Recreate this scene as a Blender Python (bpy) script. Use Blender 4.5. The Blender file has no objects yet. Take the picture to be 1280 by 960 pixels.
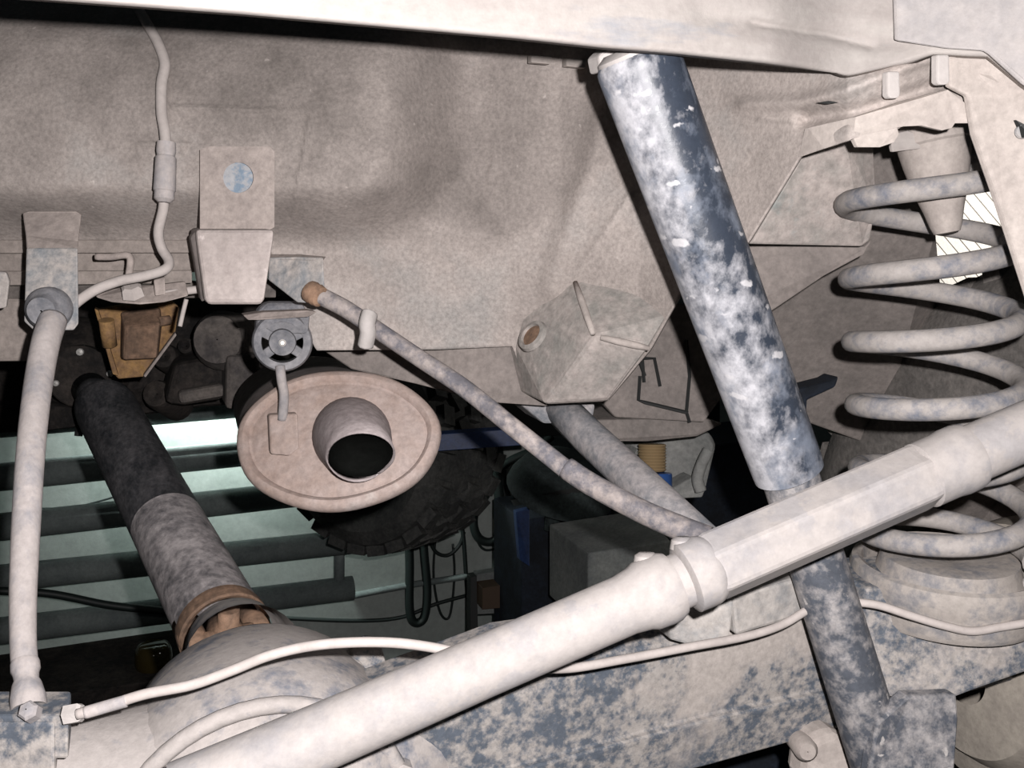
import bpy, bmesh, math, random
import numpy as np
from mathutils import Vector, Matrix, noise
random.seed(4)
rad = math.radians
SC = bpy.context.scene
COL = SC.collection

# ------------------------------------------------------------------ camera
CAM = Vector((0.0, 0.0, 1.62))
YAW, PITCH = rad(21.0), rad(10.5)            # turned to the right of the vehicle's forward axis, tipped down
FPX = 1280 * 35.0 / 36.0
Fv = Vector((math.sin(YAW) * math.cos(PITCH), math.cos(YAW) * math.cos(PITCH), -math.sin(PITCH)))
Rv = Vector((math.cos(YAW), -math.sin(YAW), 0.0))
Uv = Rv.cross(Fv)
cam_data = bpy.data.cameras.new('camera')
cam_data.lens = 35.0; cam_data.sensor_width = 36.0; cam_data.clip_start = 0.02
cam = bpy.data.objects.new('camera', cam_data); COL.objects.link(cam)
M3 = Matrix((Rv, Uv, -Fv)).transposed()
cam.matrix_world = Matrix.Translation(CAM) @ M3.to_4x4()
SC.camera = cam

# ------------------------------------------------------------------ world, flash, exposure
w = bpy.data.worlds.new('world'); SC.world = w; w.use_nodes = True
w.node_tree.nodes['Background'].inputs[0].default_value = (0.75, 0.9, 1.0, 1)
w.node_tree.nodes['Background'].inputs[1].default_value = 0.012

fl = bpy.data.lights.new('flash', 'SPOT')                       # the pocket camera's own flash, up and to the right of its lens
fl.energy = 54.0; fl.shadow_soft_size = 0.006; fl.color = (1.0, 0.955, 0.945)
fl.spot_size = rad(100); fl.spot_blend = 0.6
flo = bpy.data.objects.new('flash', fl); COL.objects.link(flo)
flo.matrix_world = Matrix.Translation(CAM + Rv * 0.034 + Uv * 0.029 + Fv * 0.01) @ M3.to_4x4()

SC.view_settings.view_transform = 'Standard'
SC.view_settings.look = 'None'
SC.view_settings.exposure = 0.0
SC.view_settings.gamma = 1.0
SC.view_settings.use_curve_mapping = False

# ------------------------------------------------------------------ helpers
def P(px, py, d):
    """the point seen at pixel (px, py), d metres in front of the camera"""
    return CAM + (Fv + Rv * ((px - 640) / FPX) - Uv * ((py - 480) / FPX)) * d
def at(px, py, Y):
    """the point seen at pixel (px, py) on the plane Y metres forward of the camera along the vehicle"""
    r = Fv + Rv * ((px - 640) / FPX) - Uv * ((py - 480) / FPX)
    return CAM + r * (Y / r.y)
def atX(px, py, X):
    r = Fv + Rv * ((px - 640) / FPX) - Uv * ((py - 480) / FPX)
    return CAM + r * (X / r.x)
def depth(v): return (v - CAM).dot(Fv)

def obj(name, verts, faces, mat, parent=None, smooth=False, bevel=0.0, solid=0.0, seg=2):
    me = bpy.data.meshes.new(name)
    off = parent_world(parent) if parent else Vector((0, 0, 0))
    if parent is None:
        off = sum((Vector(v) for v in verts), Vector((0, 0, 0))) / max(1, len(verts))
    me.from_pydata([tuple(Vector(v) - off) for v in verts], [], faces)
    bm = bmesh.new(); bm.from_mesh(me)
    if not solid: bmesh.ops.recalc_face_normals(bm, faces=bm.faces)
    bm.to_mesh(me); bm.free()
    if smooth: me.polygons.foreach_set('use_smooth', [True] * len(me.polygons))
    me.update()
    me.materials.append(MAT[mat])
    o = bpy.data.objects.new(name, me); COL.objects.link(o)
    if parent: o.parent = parent
    else: o.location = off
    if solid:
        m = o.modifiers.new('solid', 'SOLIDIFY'); m.thickness = solid; m.offset = -1
    if bevel:
        m = o.modifiers.new('bevel', 'BEVEL'); m.width = bevel; m.segments = seg; m.limit_method = 'ANGLE'; m.angle_limit = rad(35)
        m.harden_normals = False
    return o
def parent_world(o):
    v = Vector(o.location)
    while o.parent: o = o.parent; v += Vector(o.location)
    return v
def thing(name, label, cat, loc, group=None, kind=None):
    o = bpy.data.objects.new(name, None); COL.objects.link(o); o.location = loc
    o.empty_display_size = 0.05
    tag(o, label, cat, group, kind); return o
def tag(o, label, cat, group=None, kind=None):
    o['label'] = label; o['category'] = cat
    if group: o['group'] = group
    if kind: o['kind'] = kind
    return o
def struct(o, label=None):
    o['kind'] = 'structure'
    if label: o['label'] = label; o['category'] = o.name.split('_')[0]
    return o

def smooth_path(pts, n=8):
    """Catmull-Rom through points (each a tuple of floats of any length)"""
    A = [np.array(p, float) for p in pts]
    if len(A) < 3: return [A[0] + (A[1] - A[0]) * t for t in np.linspace(0, 1, n + 1)]
    A = [2 * A[0] - A[1]] + A + [2 * A[-1] - A[-2]]
    out = []
    for i in range(1, len(A) - 2):
        p0, p1, p2, p3 = A[i - 1:i + 3]
        for k in range(n):
            t = k / n
            out.append(0.5 * (2 * p1 + (p2 - p0) * t + (2 * p0 - 5 * p1 + 4 * p2 - p3) * t * t + (3 * p1 - p0 - 3 * p2 + p3) * t ** 3))
    out.append(A[-2]); return out

def sweep(pts, radii, seg=12, caps=True, flat=None, roll=0.0, closed=False):
    """tube along 3-D points; radii a number or list; flat = ratio of the second radius"""
    pts = [Vector(p) for p in pts]; n = len(pts)
    if not hasattr(radii, '__len__'): radii = [radii] * n
    V, Fc = [], []
    def tang(i):
        if closed: return (pts[(i + 1) % n] - pts[i - 1]).normalized()
        return (pts[min(i + 1, n - 1)] - pts[max(i - 1, 0)]).normalized()
    t = tang(0); ref = Vector((0, 0, 1)) if abs(t.z) < .9 else Vector((0, 1, 0))
    nx = t.cross(ref).normalized()
    for i in range(n):
        t = tang(i); nx = (nx - t * nx.dot(t)).normalized(); ny = t.cross(nx)
        for k in range(seg):
            a = 2 * math.pi * k / seg + roll
            V.append(pts[i] + (nx * math.cos(a) + ny * math.sin(a) * (flat or 1)) * radii[i])
    m = n if closed else n - 1
    for i in range(m):
        for k in range(seg):
            k2 = (k + 1) % seg; j = (i + 1) % n
            Fc.append((i * seg + k, i * seg + k2, j * seg + k2, j * seg + k))
    if caps and not closed:
        Fc.append(tuple(range(seg))[::-1]); Fc.append(tuple((n - 1) * seg + k for k in range(seg)))
    return V, Fc
def tube(name, path, r, mat, parent=None, seg=12, n=8, smooth=True, **kw):
    """path of (px, py, depth[, radius])"""
    sp = smooth_path(path, n)
    pts = [P(*q[:3]) for q in sp]
    rr = [q[3] for q in sp] if len(sp[0]) > 3 else r
    V, Fc = sweep(pts, rr, seg, **kw)
    return obj(name, V, Fc, mat, parent, smooth=smooth)
def rod(name, p0, p1, r, mat, parent=None, seg=20, smooth=True, r1=None, bevel=0):
    V, Fc = sweep([p0, p1], [r, r if r1 is None else r1], seg)
    o = obj(name, V, Fc, mat, parent, bevel=bevel)
    if smooth:
        me = o.data
        for p in me.polygons: p.use_smooth = len(p.vertices) == 4
    return o
def lathe(name, p0, axis, prof, mat, parent=None, seg=32, sx=1.0, sy=1.0, xdir=None, smooth=True, caps=False):
    """prof: list of (distance along axis, radius)"""
    axis = Vector(axis).normalized()
    ref = Vector(xdir) if xdir is not None else (Vector((0, 0, 1)) if abs(axis.z) < .9 else Vector((0, 1, 0)))
    nx = (ref - axis * ref.dot(axis)).normalized(); ny = axis.cross(nx)
    V, Fc = [], []
    for t, r in prof:
        for k in range(seg):
            a = 2 * math.pi * k / seg
            V.append(p0 + axis * t + nx * (r * sx * math.cos(a)) + ny * (r * sy * math.sin(a)))
    for i in range(len(prof) - 1):
        for k in range(seg):
            k2 = (k + 1) % seg
            Fc.append((i * seg + k, i * seg + k2, (i + 1) * seg + k2, (i + 1) * seg + k))
    if caps:
        Fc.append(tuple(range(seg))[::-1]); Fc.append(tuple((len(prof) - 1) * seg + k for k in range(seg)))
    o = obj(name, V, Fc, mat, parent)
    if smooth:
        for p in o.data.polygons: p.use_smooth = len(p.vertices) == 4
        try: o.data.set_sharp_from_angle(angle=rad(38))
        except Exception: pass
    return o
def plate(name, pts, thick, mat, parent=None, bevel=0.001, back=None):
    """polygon of (px, py, depth) given thickness along the vehicle's forward axis"""
    f = [P(*p) for p in pts]; n = len(f)
    dv = Vector(back) if back else Vector((0, 1, 0))
    V = f + [v + dv * thick for v in f]
    Fc = [tuple(range(n)), tuple(range(2 * n - 1, n - 1, -1))]
    Fc += [(i, i + n, (i + 1) % n + n, (i + 1) % n) for i in range(n)]
    return obj(name, V, Fc, mat, parent, bevel=bevel)
def loft(name, secs, mat, parent=None, smooth=False, bevel=0.0, closed=True):
    n = len(secs[0]); V = [v for s in secs for v in s]; Fc = []
    for i in range(len(secs) - 1):
        for k in range(n if closed else n - 1):
            k2 = (k + 1) % n
            Fc.append((i * n + k, i * n + k2, (i + 1) * n + k2, (i + 1) * n + k))
    if closed:
        Fc.append(tuple(range(n))[::-1]); Fc.append(tuple((len(secs) - 1) * n + k for k in range(n)))
    return obj(name, V, Fc, mat, parent, smooth=smooth, bevel=bevel)
def box(name, c, sx, sy, sz, mat, parent=None, bevel=0.002, ax=None):
    """box at world point c, half sizes along axes ax (default: camera right, vehicle forward, up)"""
    ax = ax or (Vector((1, 0, 0)), Vector((0, 1, 0)), Vector((0, 0, 1)))
    V = [c + ax[0] * (sx * a) + ax[1] * (sy * b) + ax[2] * (sz * e) for a in (-1, 1) for b in (-1, 1) for e in (-1, 1)]
    Fc = [(0, 1, 3, 2), (4, 6, 7, 5), (0, 4, 5, 1), (2, 3, 7, 6), (0, 2, 6, 4), (1, 5, 7, 3)]
    return obj(name, V, Fc, mat, parent, bevel=bevel)
def sheet(name, x0, x1, nx, top, bot, ny, dfun, mat, parent=None, thick=0.003, smooth=True):
    tx, ty = zip(*top); bx_, by = zip(*bot)
    X = np.linspace(x0, x1, nx); T = np.interp(X, tx, ty); B = np.interp(X, bx_, by)
    t = np.linspace(0, 1, ny)
    PX = np.repeat(X[:, None], ny, 1); PY = T[:, None] + (B - T)[:, None] * t[None]
    D = dfun(PX, PY)
    V = [P(a, b, c) for a, b, c in zip(PX.ravel(), PY.ravel(), D.ravel())]
    Fc = [(i * ny + j, i * ny + j + 1, (i + 1) * ny + j + 1, (i + 1) * ny + j) for i in range(nx - 1) for j in range(ny - 1)]
    return obj(name, V, Fc, mat, parent, smooth=smooth, solid=thick)
def sst(a, b, x):
    t = np.clip((x - a) / (b - a), 0, 1); return t * t * (3 - 2 * t)
def segdist(PX, PY, pts):
    out = np.full(PX.shape, 1e9)
    for (ax, ay), (bx, by) in zip(pts, pts[1:]):
        dx, dy = bx - ax, by - ay
        t = np.clip(((PX - ax) * dx + (PY - ay) * dy) / (dx * dx + dy * dy), 0, 1)
        out = np.minimum(out, np.hypot(PX - ax - t * dx, PY - ay - t * dy))
    return out

# ------------------------------------------------------------------ materials
MAT = {}
def dusty(name, dust, under, lo, hi, scale=8.0, stretch=(1, 1, 1), rough=0.85, rough_u=None, mott=0.22, bump=0.25,
          third=None, t_lo=0.62, t_hi=0.7, t_scale=5.0, spec=0.35, metal=0.0, grain=140.0, fine=5.0, fw=0.45, splash=None, s_scale=60.0, s_size=0.22, s_stretch=(1, 1, 1), grad=None, goff=0.0):
    """dust lying on a darker coat in noise patches: below lo the coat shows, above hi the dust"""
    m = bpy.data.materials.new(name); m.use_nodes = True; MAT[name] = m
    nt = m.node_tree; N = nt.nodes; L = nt.links; b = N['Principled BSDF']
    tc = N.new('ShaderNodeTexCoord')
    mp = N.new('ShaderNodeMapping'); mp.inputs['Scale'].default_value = stretch
    L.new(tc.outputs['Object'], mp.inputs[0])
    def nz(sc, det=6, ro=.6, vec=mp.outputs[0], dist=0):
        n = N.new('ShaderNodeTexNoise'); n.inputs['Scale'].default_value = sc; n.inputs['Detail'].default_value = det
        n.inputs['Roughness'].default_value = ro; n.inputs['Distortion'].default_value = dist
        L.new(vec, n.inputs['Vector']); return n
    def ramp(src, a, c, va=0.0, vc=1.0):
        r = N.new('ShaderNodeMapRange'); r.inputs[1].default_value = a; r.inputs[2].default_value = c
        r.inputs[3].default_value = va; r.inputs[4].default_value = vc; r.clamp = True
        L.new(src, r.inputs[0]); return r.outputs[0]
    def mix(f, a, c, mode='MIX'):
        x = N.new('ShaderNodeMix'); x.data_type = 'RGBA'; x.blend_type = mode
        for s, v in ((0, f), (6, a), (7, c)):
            if hasattr(v, 'links') or isinstance(v, bpy.types.NodeSocket): L.new(v, x.inputs[s])
            elif s == 0: x.inputs[s].default_value = v
            else: x.inputs[s].default_value = (*v, 1)
        return x.outputs[2]
    n1 = nz(scale, 6, .62)
    nf = nz(scale * fine, 5, .65)
    mm = N.new('ShaderNodeMix'); mm.data_type = 'FLOAT'; mm.inputs[0].default_value = fw
    L.new(n1.outputs[0], mm.inputs[2]); L.new(nf.outputs[0], mm.inputs[3])
    msk = mm.outputs[0]
    if grad is not None:                                     # dust lies thicker towards one side of the thing
        dp = N.new('ShaderNodeVectorMath'); dp.operation = 'DOT_PRODUCT'; dp.inputs[1].default_value = tuple(grad)
        L.new(tc.outputs['Object'], dp.inputs[0])
        ad = N.new('ShaderNodeMath'); ad.operation = 'ADD'; L.new(dp.outputs['Value'], ad.inputs[0]); L.new(msk, ad.inputs[1])
        a2 = N.new('ShaderNodeMath'); a2.operation = 'ADD'; a2.inputs[1].default_value = goff; L.new(ad.outputs[0], a2.inputs[0]); msk = a2.outputs[0]
    f1 = ramp(msk, lo, hi)
    col = mix(f1, under, dust)
    if third is not None:
        n3 = nz(t_scale, 7, .62); col = mix(ramp(n3.outputs[0], t_lo, t_hi), col, third)
    if splash is not None:                                   # dried mud drops
        ms = N.new('ShaderNodeMapping'); ms.inputs['Scale'].default_value = s_stretch; L.new(tc.outputs['Object'], ms.inputs[0])
        vo = N.new('ShaderNodeTexVoronoi'); vo.inputs['Scale'].default_value = s_scale; vo.inputs['Randomness'].default_value = 1.0
        nw = nz(s_scale * 1.5, 3, .6, tc.outputs['Object'])
        va = N.new('ShaderNodeVectorMath'); va.operation = 'MULTIPLY_ADD'; va.inputs[1].default_value = (.012, .012, .012)
        L.new(nw.outputs[1], va.inputs[0]); L.new(ms.outputs[0], va.inputs[2]); L.new(va.outputs[0], vo.inputs['Vector'])
        sp_ = N.new('ShaderNodeSeparateColor'); L.new(vo.outputs['Color'], sp_.inputs[0])
        th = N.new('ShaderNodeMath'); th.operation = 'MULTIPLY'; th.inputs[1].default_value = s_size * 2; L.new(sp_.outputs[0], th.inputs[0])
        sb = N.new('ShaderNodeMath'); sb.operation = 'SUBTRACT'; L.new(th.outputs[0], sb.inputs[0]); L.new(vo.outputs['Distance'], sb.inputs[1])
        col = mix(ramp(sb.outputs[0], 0.0, .10), col, splash)
    n2 = nz(grain, 4, .7, tc.outputs['Object'])
    g = ramp(n2.outputs[0], .3, .7, 1 - mott, 1 + mott)
    n4 = nz(scale * .35, 3, .5); g4 = ramp(n4.outputs[0], .3, .7, 1 - mott * .6, 1 + mott * .6)
    def gray(s):
        c = N.new('ShaderNodeCombineColor')
        for i in range(3): L.new(s, c.inputs[i])
        return c.outputs[0]
    col = mix(1.0, col, gray(g), 'MULTIPLY'); col = mix(1.0, col, gray(g4), 'MULTIPLY')
    L.new(col, b.inputs['Base Color'])
    if rough_u is not None: L.new(ramp(f1, 0, 1, rough_u, rough), b.inputs['Roughness'])
    else: b.inputs['Roughness'].default_value = rough
    b.inputs['Specular IOR Level'].default_value = spec
    b.inputs['Metallic'].default_value = metal
    if bump:
        bp = N.new('ShaderNodeBump'); bp.inputs['Strength'].default_value = bump; bp.inputs['Distance'].default_value = 0.002
        L.new(n2.outputs[0], bp.inputs['Height']); L.new(bp.outputs[0], b.inputs['Normal'])
    return m
def plain(name, col, rough=0.6, metal=0.0, emit=None, es=0.0):
    m = bpy.data.materials.new(name); m.use_nodes = True; MAT[name] = m
    b = m.node_tree.nodes['Principled BSDF']
    b.inputs['Base Color'].default_value = (*col, 1); b.inputs['Roughness'].default_value = rough; b.inputs['Metallic'].default_value = metal
    nz = m.node_tree.nodes.new('ShaderNodeTexNoise'); nz.inputs['Scale'].default_value = 60; nz.inputs['Detail'].default_value = 5
    mr = m.node_tree.nodes.new('ShaderNodeMapRange'); mr.inputs[3].default_value = .75; mr.inputs[4].default_value = 1.25
    mx = m.node_tree.nodes.new('ShaderNodeMix'); mx.data_type = 'RGBA'; mx.blend_type = 'MULTIPLY'; mx.inputs[0].default_value = 1
    cc = m.node_tree.nodes.new('ShaderNodeCombineColor'); L = m.node_tree.links
    L.new(nz.outputs[0], mr.inputs[0])
    for i in range(3): L.new(mr.outputs[0], cc.inputs[i])
    mx.inputs[6].default_value = (*col, 1); L.new(cc.outputs[0], mx.inputs[7]); L.new(mx.outputs[2], b.inputs['Base Color'])
    if emit: b.inputs['Emission Color'].default_value = (*emit, 1); b.inputs['Emission Strength'].default_value = es
    return m

DUST = (.44, .385, .355)
dusty('pan', (.385, .34, .316), (.175, .154, .142), .37, .63, 3.0, mott=.24, bump=.22, third=(.26, .25, .24), t_lo=.56, t_hi=.74, t_scale=6, grain=260, fw=.35, splash=(.48, .43, .40), s_scale=45, s_size=.06)
dusty('beam', (.375, .35, .33), (.325, .295, .28), .4, .6, 5, (1, 1, 4), mott=.08, bump=.2, third=(.25, .255, .275), t_lo=.60, t_hi=.72, t_scale=7)
dusty('beam_worn', (.37, .345, .335), (.30, .285, .285), .40, .58, 12, mott=.10)
dusty('frame', (.385, .345, .318), (.32, .282, .262), .35, .6, 6, mott=.16, bump=.2)
dusty('tin', (.36, .33, .31), (.22, .24, .26), .38, .55, 14, mott=.25, third=(.16, .30, .36), t_lo=.6, t_hi=.72, t_scale=12)
dusty('tin_green', (.345, .305, .285), (.225, .215, .20), .38, .56, 10, mott=.25, third=(.17, .205, .205), t_lo=.58, t_hi=.70, t_scale=12)
_sa = (P(986, 590, .79) - P(796, 74, .70)).normalized(); _sp = (Rv - _sa * Rv.dot(_sa)).normalized(); _so = P(986, 590, .79) - P(1110, 990, .80)
_sg = _sp * -3.0 + _sa * .14
dusty('boot', (.40, .40, .425), (.030, .038, .054), .425, .60, 11, (1, 1, .8), rough=.75, rough_u=.38, mott=.14, bump=.10, third=(.145, .165, .205), t_lo=.50, t_hi=.64, t_scale=28, spec=.5, fine=7, fw=.5, splash=(.45, .445, .46), s_scale=62, s_size=.17, s_stretch=(.6, .6, 1.4), grad=_sg, goff=-_sg.dot(_so) + .03)
dusty('shock_low', (.31, .293, .29), (.075, .083, .10), .45, .58, 14, rough_u=.5, mott=.18, bump=.2, fine=6, fw=.5, splash=(.40, .38, .37), s_scale=80, s_size=.12)
dusty('spring', (.335, .31, .295), (.15, .16, .19), .38, .53, 16, mott=.14, bump=.2, fine=5, fw=.5)
dusty('rod', (.335, .31, .298), (.24, .232, .24), .36, .50, 10, mott=.09, bump=.15, fw=.3, third=(.295, .28, .28), t_lo=.525, t_hi=.55, t_scale=13)
dusty('axle', (.315, .292, .275), (.085, .10, .124), .44, .56, 13, mott=.2, bump=.3, fine=9, fw=.58, third=(.345, .312, .29), t_lo=.53, t_hi=.62, t_scale=9)
dusty('pale_steel', (.37, .345, .325), (.20, .205, .21), .36, .54, 16, mott=.2, bump=.25)
dusty('diff', (.365, .335, .32), (.14, .155, .19), .36, .48, 9, mott=.12, bump=.25, fine=7, fw=.45)
dusty('muffler', (.40, .33, .305), (.33, .25, .215), .36, .62, 12, mott=.2, third=(.46, .415, .39), t_lo=.62, t_hi=.7, t_scale=9)
dusty('tail', (.36, .315, .315), (.27, .23, .23), .36, .6, 14, mott=.18)
dusty('muffler_shell', (.30, .26, .25), (.18, .15, .14), .4, .6, 9, mott=.2)
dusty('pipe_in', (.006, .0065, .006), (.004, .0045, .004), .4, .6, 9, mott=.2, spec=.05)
dusty('shaft', (.105, .10, .105), (.028, .03, .034), .40, .66, 20, (2, .6, 2), mott=.3, bump=.4, rough_u=.6)
dusty('shaft_end', (.36, .33, .33), (.10, .095, .10), .40, .60, 18, mott=.25)
dusty('rust', (.24, .15, .10), (.13, .085, .06), .4, .6, 25, mott=.3)
dusty('ochre', (.34, .20, .08), (.20, .12, .07), .38, .6, 22, mott=.3, third=(.30, .18, .03), t_lo=.55, t_hi=.65, t_scale=20)
dusty('grime', (.042, .035, .031), (.013, .012, .012), .42, .62, 12, mott=.35, bump=.6, spec=.2)
dusty('grime_pale', (.12, .105, .095), (.05, .045, .045), .38, .6, 10, mott=.3, bump=.4)
dusty('rubber', (.24, .235, .245), (.11, .115, .13), .36, .6, 25, mott=.2)
dusty('hose', (.38, .345, .333), (.24, .235, .25), .38, .56, 20, (1, 1, .5), mott=.14, bump=.2)
dusty('line', (.42, .38, .36), (.34, .305, .29), .3, .55, 12, mott=.08, bump=.1)
dusty('cable', (.33, .29, .275), (.14, .135, .15), .42, .57, 24, mott=.22, fw=.5)
dusty('arm', (.30, .28, .28), (.14, .155, .175), .38, .58, 14, mott=.2)
dusty('tyre', (.20, .183, .17), (.125, .117, .11), .38, .62, 7, mott=.25, bump=.5)
dusty('liner', (.24, .21, .195), (.17, .15, .14), .38, .6, 6, mott=.2)
dusty('liner_dark', (.235, .207, .192), (.165, .148, .138), .38, .6, 6, mott=.2)
dusty('seat', (.325, .295, .272), (.175, .183, .208), .34, .50, 14, mott=.15, bump=.2)
dusty('white_clip', (.44, .41, .395), (.38, .355, .34), .3, .6, 12, mott=.06)
dusty('wall', (.38, .41, .393), (.285, .315, .298), .34, .62, 2.4, mott=.1, bump=.2, grain=60, fw=.2)
dusty('heat_pipe', (.17, .195, .19), (.11, .13, .13), .4, .6, 5, mott=.15)
dusty('tread', (.055, .055, .052), (.025, .026, .026), .4, .6, 15, mott=.3)
dusty('concrete', (.09, .085, .08), (.04, .04, .04), .4, .6, 3, mott=.2)
dusty('blue_paint', (.018, .040, .12), (.010, .020, .06), .36, .6, 10, mott=.2, rough=.5)
dusty('dark_blue', (.012, .018, .030), (.006, .008, .012), .4, .6, 8, mott=.3)
dusty('dark_green', (.03, .04, .04), (.012, .017, .018), .4, .6, 7, mott=.3)
dusty('pale_box', (.20, .21, .20), (.13, .14, .14), .4, .6, 6, mott=.2)
plain('black', (.012, .013, .013), .7)
plain('black_hose', (.010, .016, .015), .55)
plain('bolt', (.75, .73, .70), .35, .4)
plain('bright_blue', (.025, .075, .24), .35)
dusty('pale_blue', (.33, .335, .35), (.18, .235, .30), .46, .54, 30, mott=.12, bump=.1)
plain('yellow_bellows', (.27, .19, .10), .6)
plain('slat', (.80, .775, .73), .7)
plain('glass_brown', (.035, .026, .008), .10)
plain('wood', (.05, .026, .011), .7)
plain('lamp_body', (.6, .62, .6), .5)
plain('lamp_tube', (.9, 1, .95), .4, emit=(.80, 1.0, .92), es=14.0)

# ================================================================== the workshop behind
WY = 2.8
def quadbox(name, x0, x1, y0, y1, z0, z1, mat):
    V = [(x, y, z) for x in (x0, x1) for y in (y0, y1) for z in (z0, z1)]
    return obj(name, V, [(0, 1, 3, 2), (4, 6, 7, 5), (0, 4, 5, 1), (2, 3, 7, 6), (0, 2, 6, 4), (1, 5, 7, 3)], mat)
struct(quadbox('wall_back', -3.0, 4.2, WY, WY + .12, 0, 3.2, 'wall'), 'pale green painted workshop wall behind the vehicle')
struct(quadbox('floor', -3.0, 4.2, -1.2, WY, -.1, 0, 'concrete'), 'dark concrete workshop floor')

def hpipe(name, pa, pb, Y, r, mat, parent, seg=20):
    return rod(name, at(*pa, Y), at(*pb, Y), r, mat, parent, seg)
# heating register: horizontal tubes on the wall joined by short stubs
reg = thing('wall_radiator', 'grey-green heating register of stacked horizontal tubes on the wall, left of the muffler', 'radiator', at(200, 860, 2.66))
RY = 2.60
tubes = [((-190, 545), (470, 492)), ((-190, 615), (432, 554)), ((-190, 680), (432, 611)), ((-190, 743), (441, 677)), ((-190, 812), (441, 735))]
for k, (a, b) in enumerate(tubes):
    p0, p1 = at(*a, RY), at(*b, RY)
    zc = p1.z; p0.z += 0.0
    hp = rod('heating_tube', p0, p1, .034, 'heat_pipe', reg, 24)
for a, b in (((421, 480), (421, 560)), ((421, 565), (421, 612)), ((420, 612), (420, 672)), ((424, 680), (424, 735)), ((-150, 540), (-150, 812))):
    rod('stub_pipe', at(*a, RY), at(*b, RY), .015, 'heat_pipe', reg, 14)

# fluorescent lamp on the wall, hidden from here by the gearbox and muffler
lp = thing('tube_lamp', 'fluorescent tube lamp on the wall above the heating tubes, glow seen left of the muffler', 'lamp', at(250, 455, 2.70))
c0, c1 = at(195, 436, 2.70), at(350, 422, 2.70)
rod('lamp_glass', c0, c1, .014, 'lamp_tube', lp, 14)
mid = (c0 + c1) / 2
box('lamp_housing', mid + Vector((0, .065, .03)), (c1 - c0).length / 2 + .03, .035, .02, 'lamp_body', lp)
for c in (c0, c1): box('lamp_socket', c + Vector((0, .02, .0)), .012, .03, .02, 'lamp_body', lp)
la = bpy.data.lights.new('tube_lamp_light', 'AREA'); la.energy = 10; la.color = (.88, 1.0, .95); la.shape = 'RECTANGLE'; la.size = .42; la.size_y = .03
lo_ = bpy.data.objects.new('tube_lamp_light', la); COL.objects.link(lo_)
lo_.location = mid + Vector((0, 0, -.02)); lo_.rotation_euler = (rad(-4), 0, 0)

# old off-road tyre hanging at the wall
def knob_tyre(name, label, c, axis, R, W, mat, rows, cols, blk):
    t = thing(name, label, 'tyre', c - Vector((0, 0, R)))
    ax = Vector(axis).normalized()
    h = W / 2
    prof = [(-h * .72, R * .55), (-h * .98, R * .66), (-h * 1.05, R * .80), (-h * .92, R * .93), (-h * .75, R * .965), (0, R * .985),
            (h * .75, R * .965), (h * .92, R * .93), (h * 1.05, R * .80), (h * .98, R * .66), (h * .72, R * .55), (h * .5, R * .53), (-h * .5, R * .53), (-h * .72, R * .55)]
    cr = lathe('carcass', c, ax, prof, mat, t, 56)
    ref = Vector((0, 0, 1)); nx = (ref - ax * ref.dot(ax)).normalized(); ny = ax.cross(nx)
    for i in range(cols):
        for j in range(rows):
            a = 2 * math.pi * (i + .5 * (j % 2)) / cols
            u = (-1 + (2 * j + 1) / rows) * h * .92
            rd = nx * math.cos(a) + ny * math.sin(a); tg = -nx * math.sin(a) + ny * math.cos(a)
            rr = R * (.985 - .03 * (abs(u) / h) ** 2)
            s = .6 if j % 2 else -.6
            box('tread_block', c + ax * u + rd * (rr + .004), blk[0], blk[1], .012, mat, cr, bevel=0,
                ax=((tg + ax * s * .5).normalized(), (ax - tg * s * .5).normalized(), rd))
    return t
knob_tyre('off_road_tyre', 'black knobbly off-road tyre hanging at the wall below the muffler', P(487, 548, 2.30), (-.80, -.56, .10), .245, .24, 'tread', 5, 26, (.021, .017))

# hoses and cables on the wall
def hose_on_wall(name, label, cat, pts, r, mat='black_hose', Y=2.74, group=None, n=8):
    if abs(Y - 2.62) < .001 or abs(Y - 2.74) < .001 or abs(Y - 2.73) < .001: Y = WY - r - .001
    sp = smooth_path([(a, b) for a, b in pts], n)
    V, Fc = sweep([at(q[0], q[1], Y) for q in sp], r, 10)
    o = obj(name, V, Fc, mat, None, smooth=True); tag(o, label, cat, group); return o
hose_on_wall('rubber_hose', 'thick black hose hanging in a long narrow loop under the tyre', 'hose', [(509, 640), (512, 700), (512, 760), (518, 778), (530, 772), (534, 740), (530, 690), (527, 640)], .014, Y=2.62)
hose_on_wall('rubber_hose', 'black hose loop hanging beside the tyre, reaching down to a rounded bottom', 'hose', [(612, 520), (612, 580), (600, 620), (592, 650), (598, 672), (615, 677), (628, 660), (630, 620), (624, 570), (618, 520)], .014, Y=2.62)
hose_on_wall('cable', 'thin black cable loop just outside the round hose loop', 'cable', [(608, 520), (604, 560), (590, 640), (600, 682), (618, 686), (632, 668), (632, 600), (624, 540)], .004, Y=2.73)
hose_on_wall('rubber_hose', 'black hose bundle hanging straight down right of the tyre', 'hose', [(617, 520), (620, 580), (626, 640)], .016, Y=2.7555)
hose_on_wall('rubber_hose', 'black hose branching up to the right behind the brake cable', 'hose', [(620, 590), (640, 575), (668, 562), (690, 545)], .013, Y=2.727)
hose_on_wall('cable', 'thin black wire hanging in a small loop below the tyre', 'cable', [(545, 660), (542, 720), (550, 765), (562, 770), (568, 720), (566, 680)], .004)
hose_on_wall('cable', 'black wire coil drooping below the tyre tread', 'cable', [(534, 670), (545, 690), (560, 694), (574, 682), (580, 665)], .006)
hose_on_wall('cable', 'black wire running down the wall right of the tyre', 'cable', [(575, 640), (580, 680), (584, 740), (590, 800)], .007)
hose_on_wall('cable', 'black wire sagging from the hose branch toward the blue cabinet', 'cable', [(632, 600), (640, 630), (650, 650), (662, 655)], .005)
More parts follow.
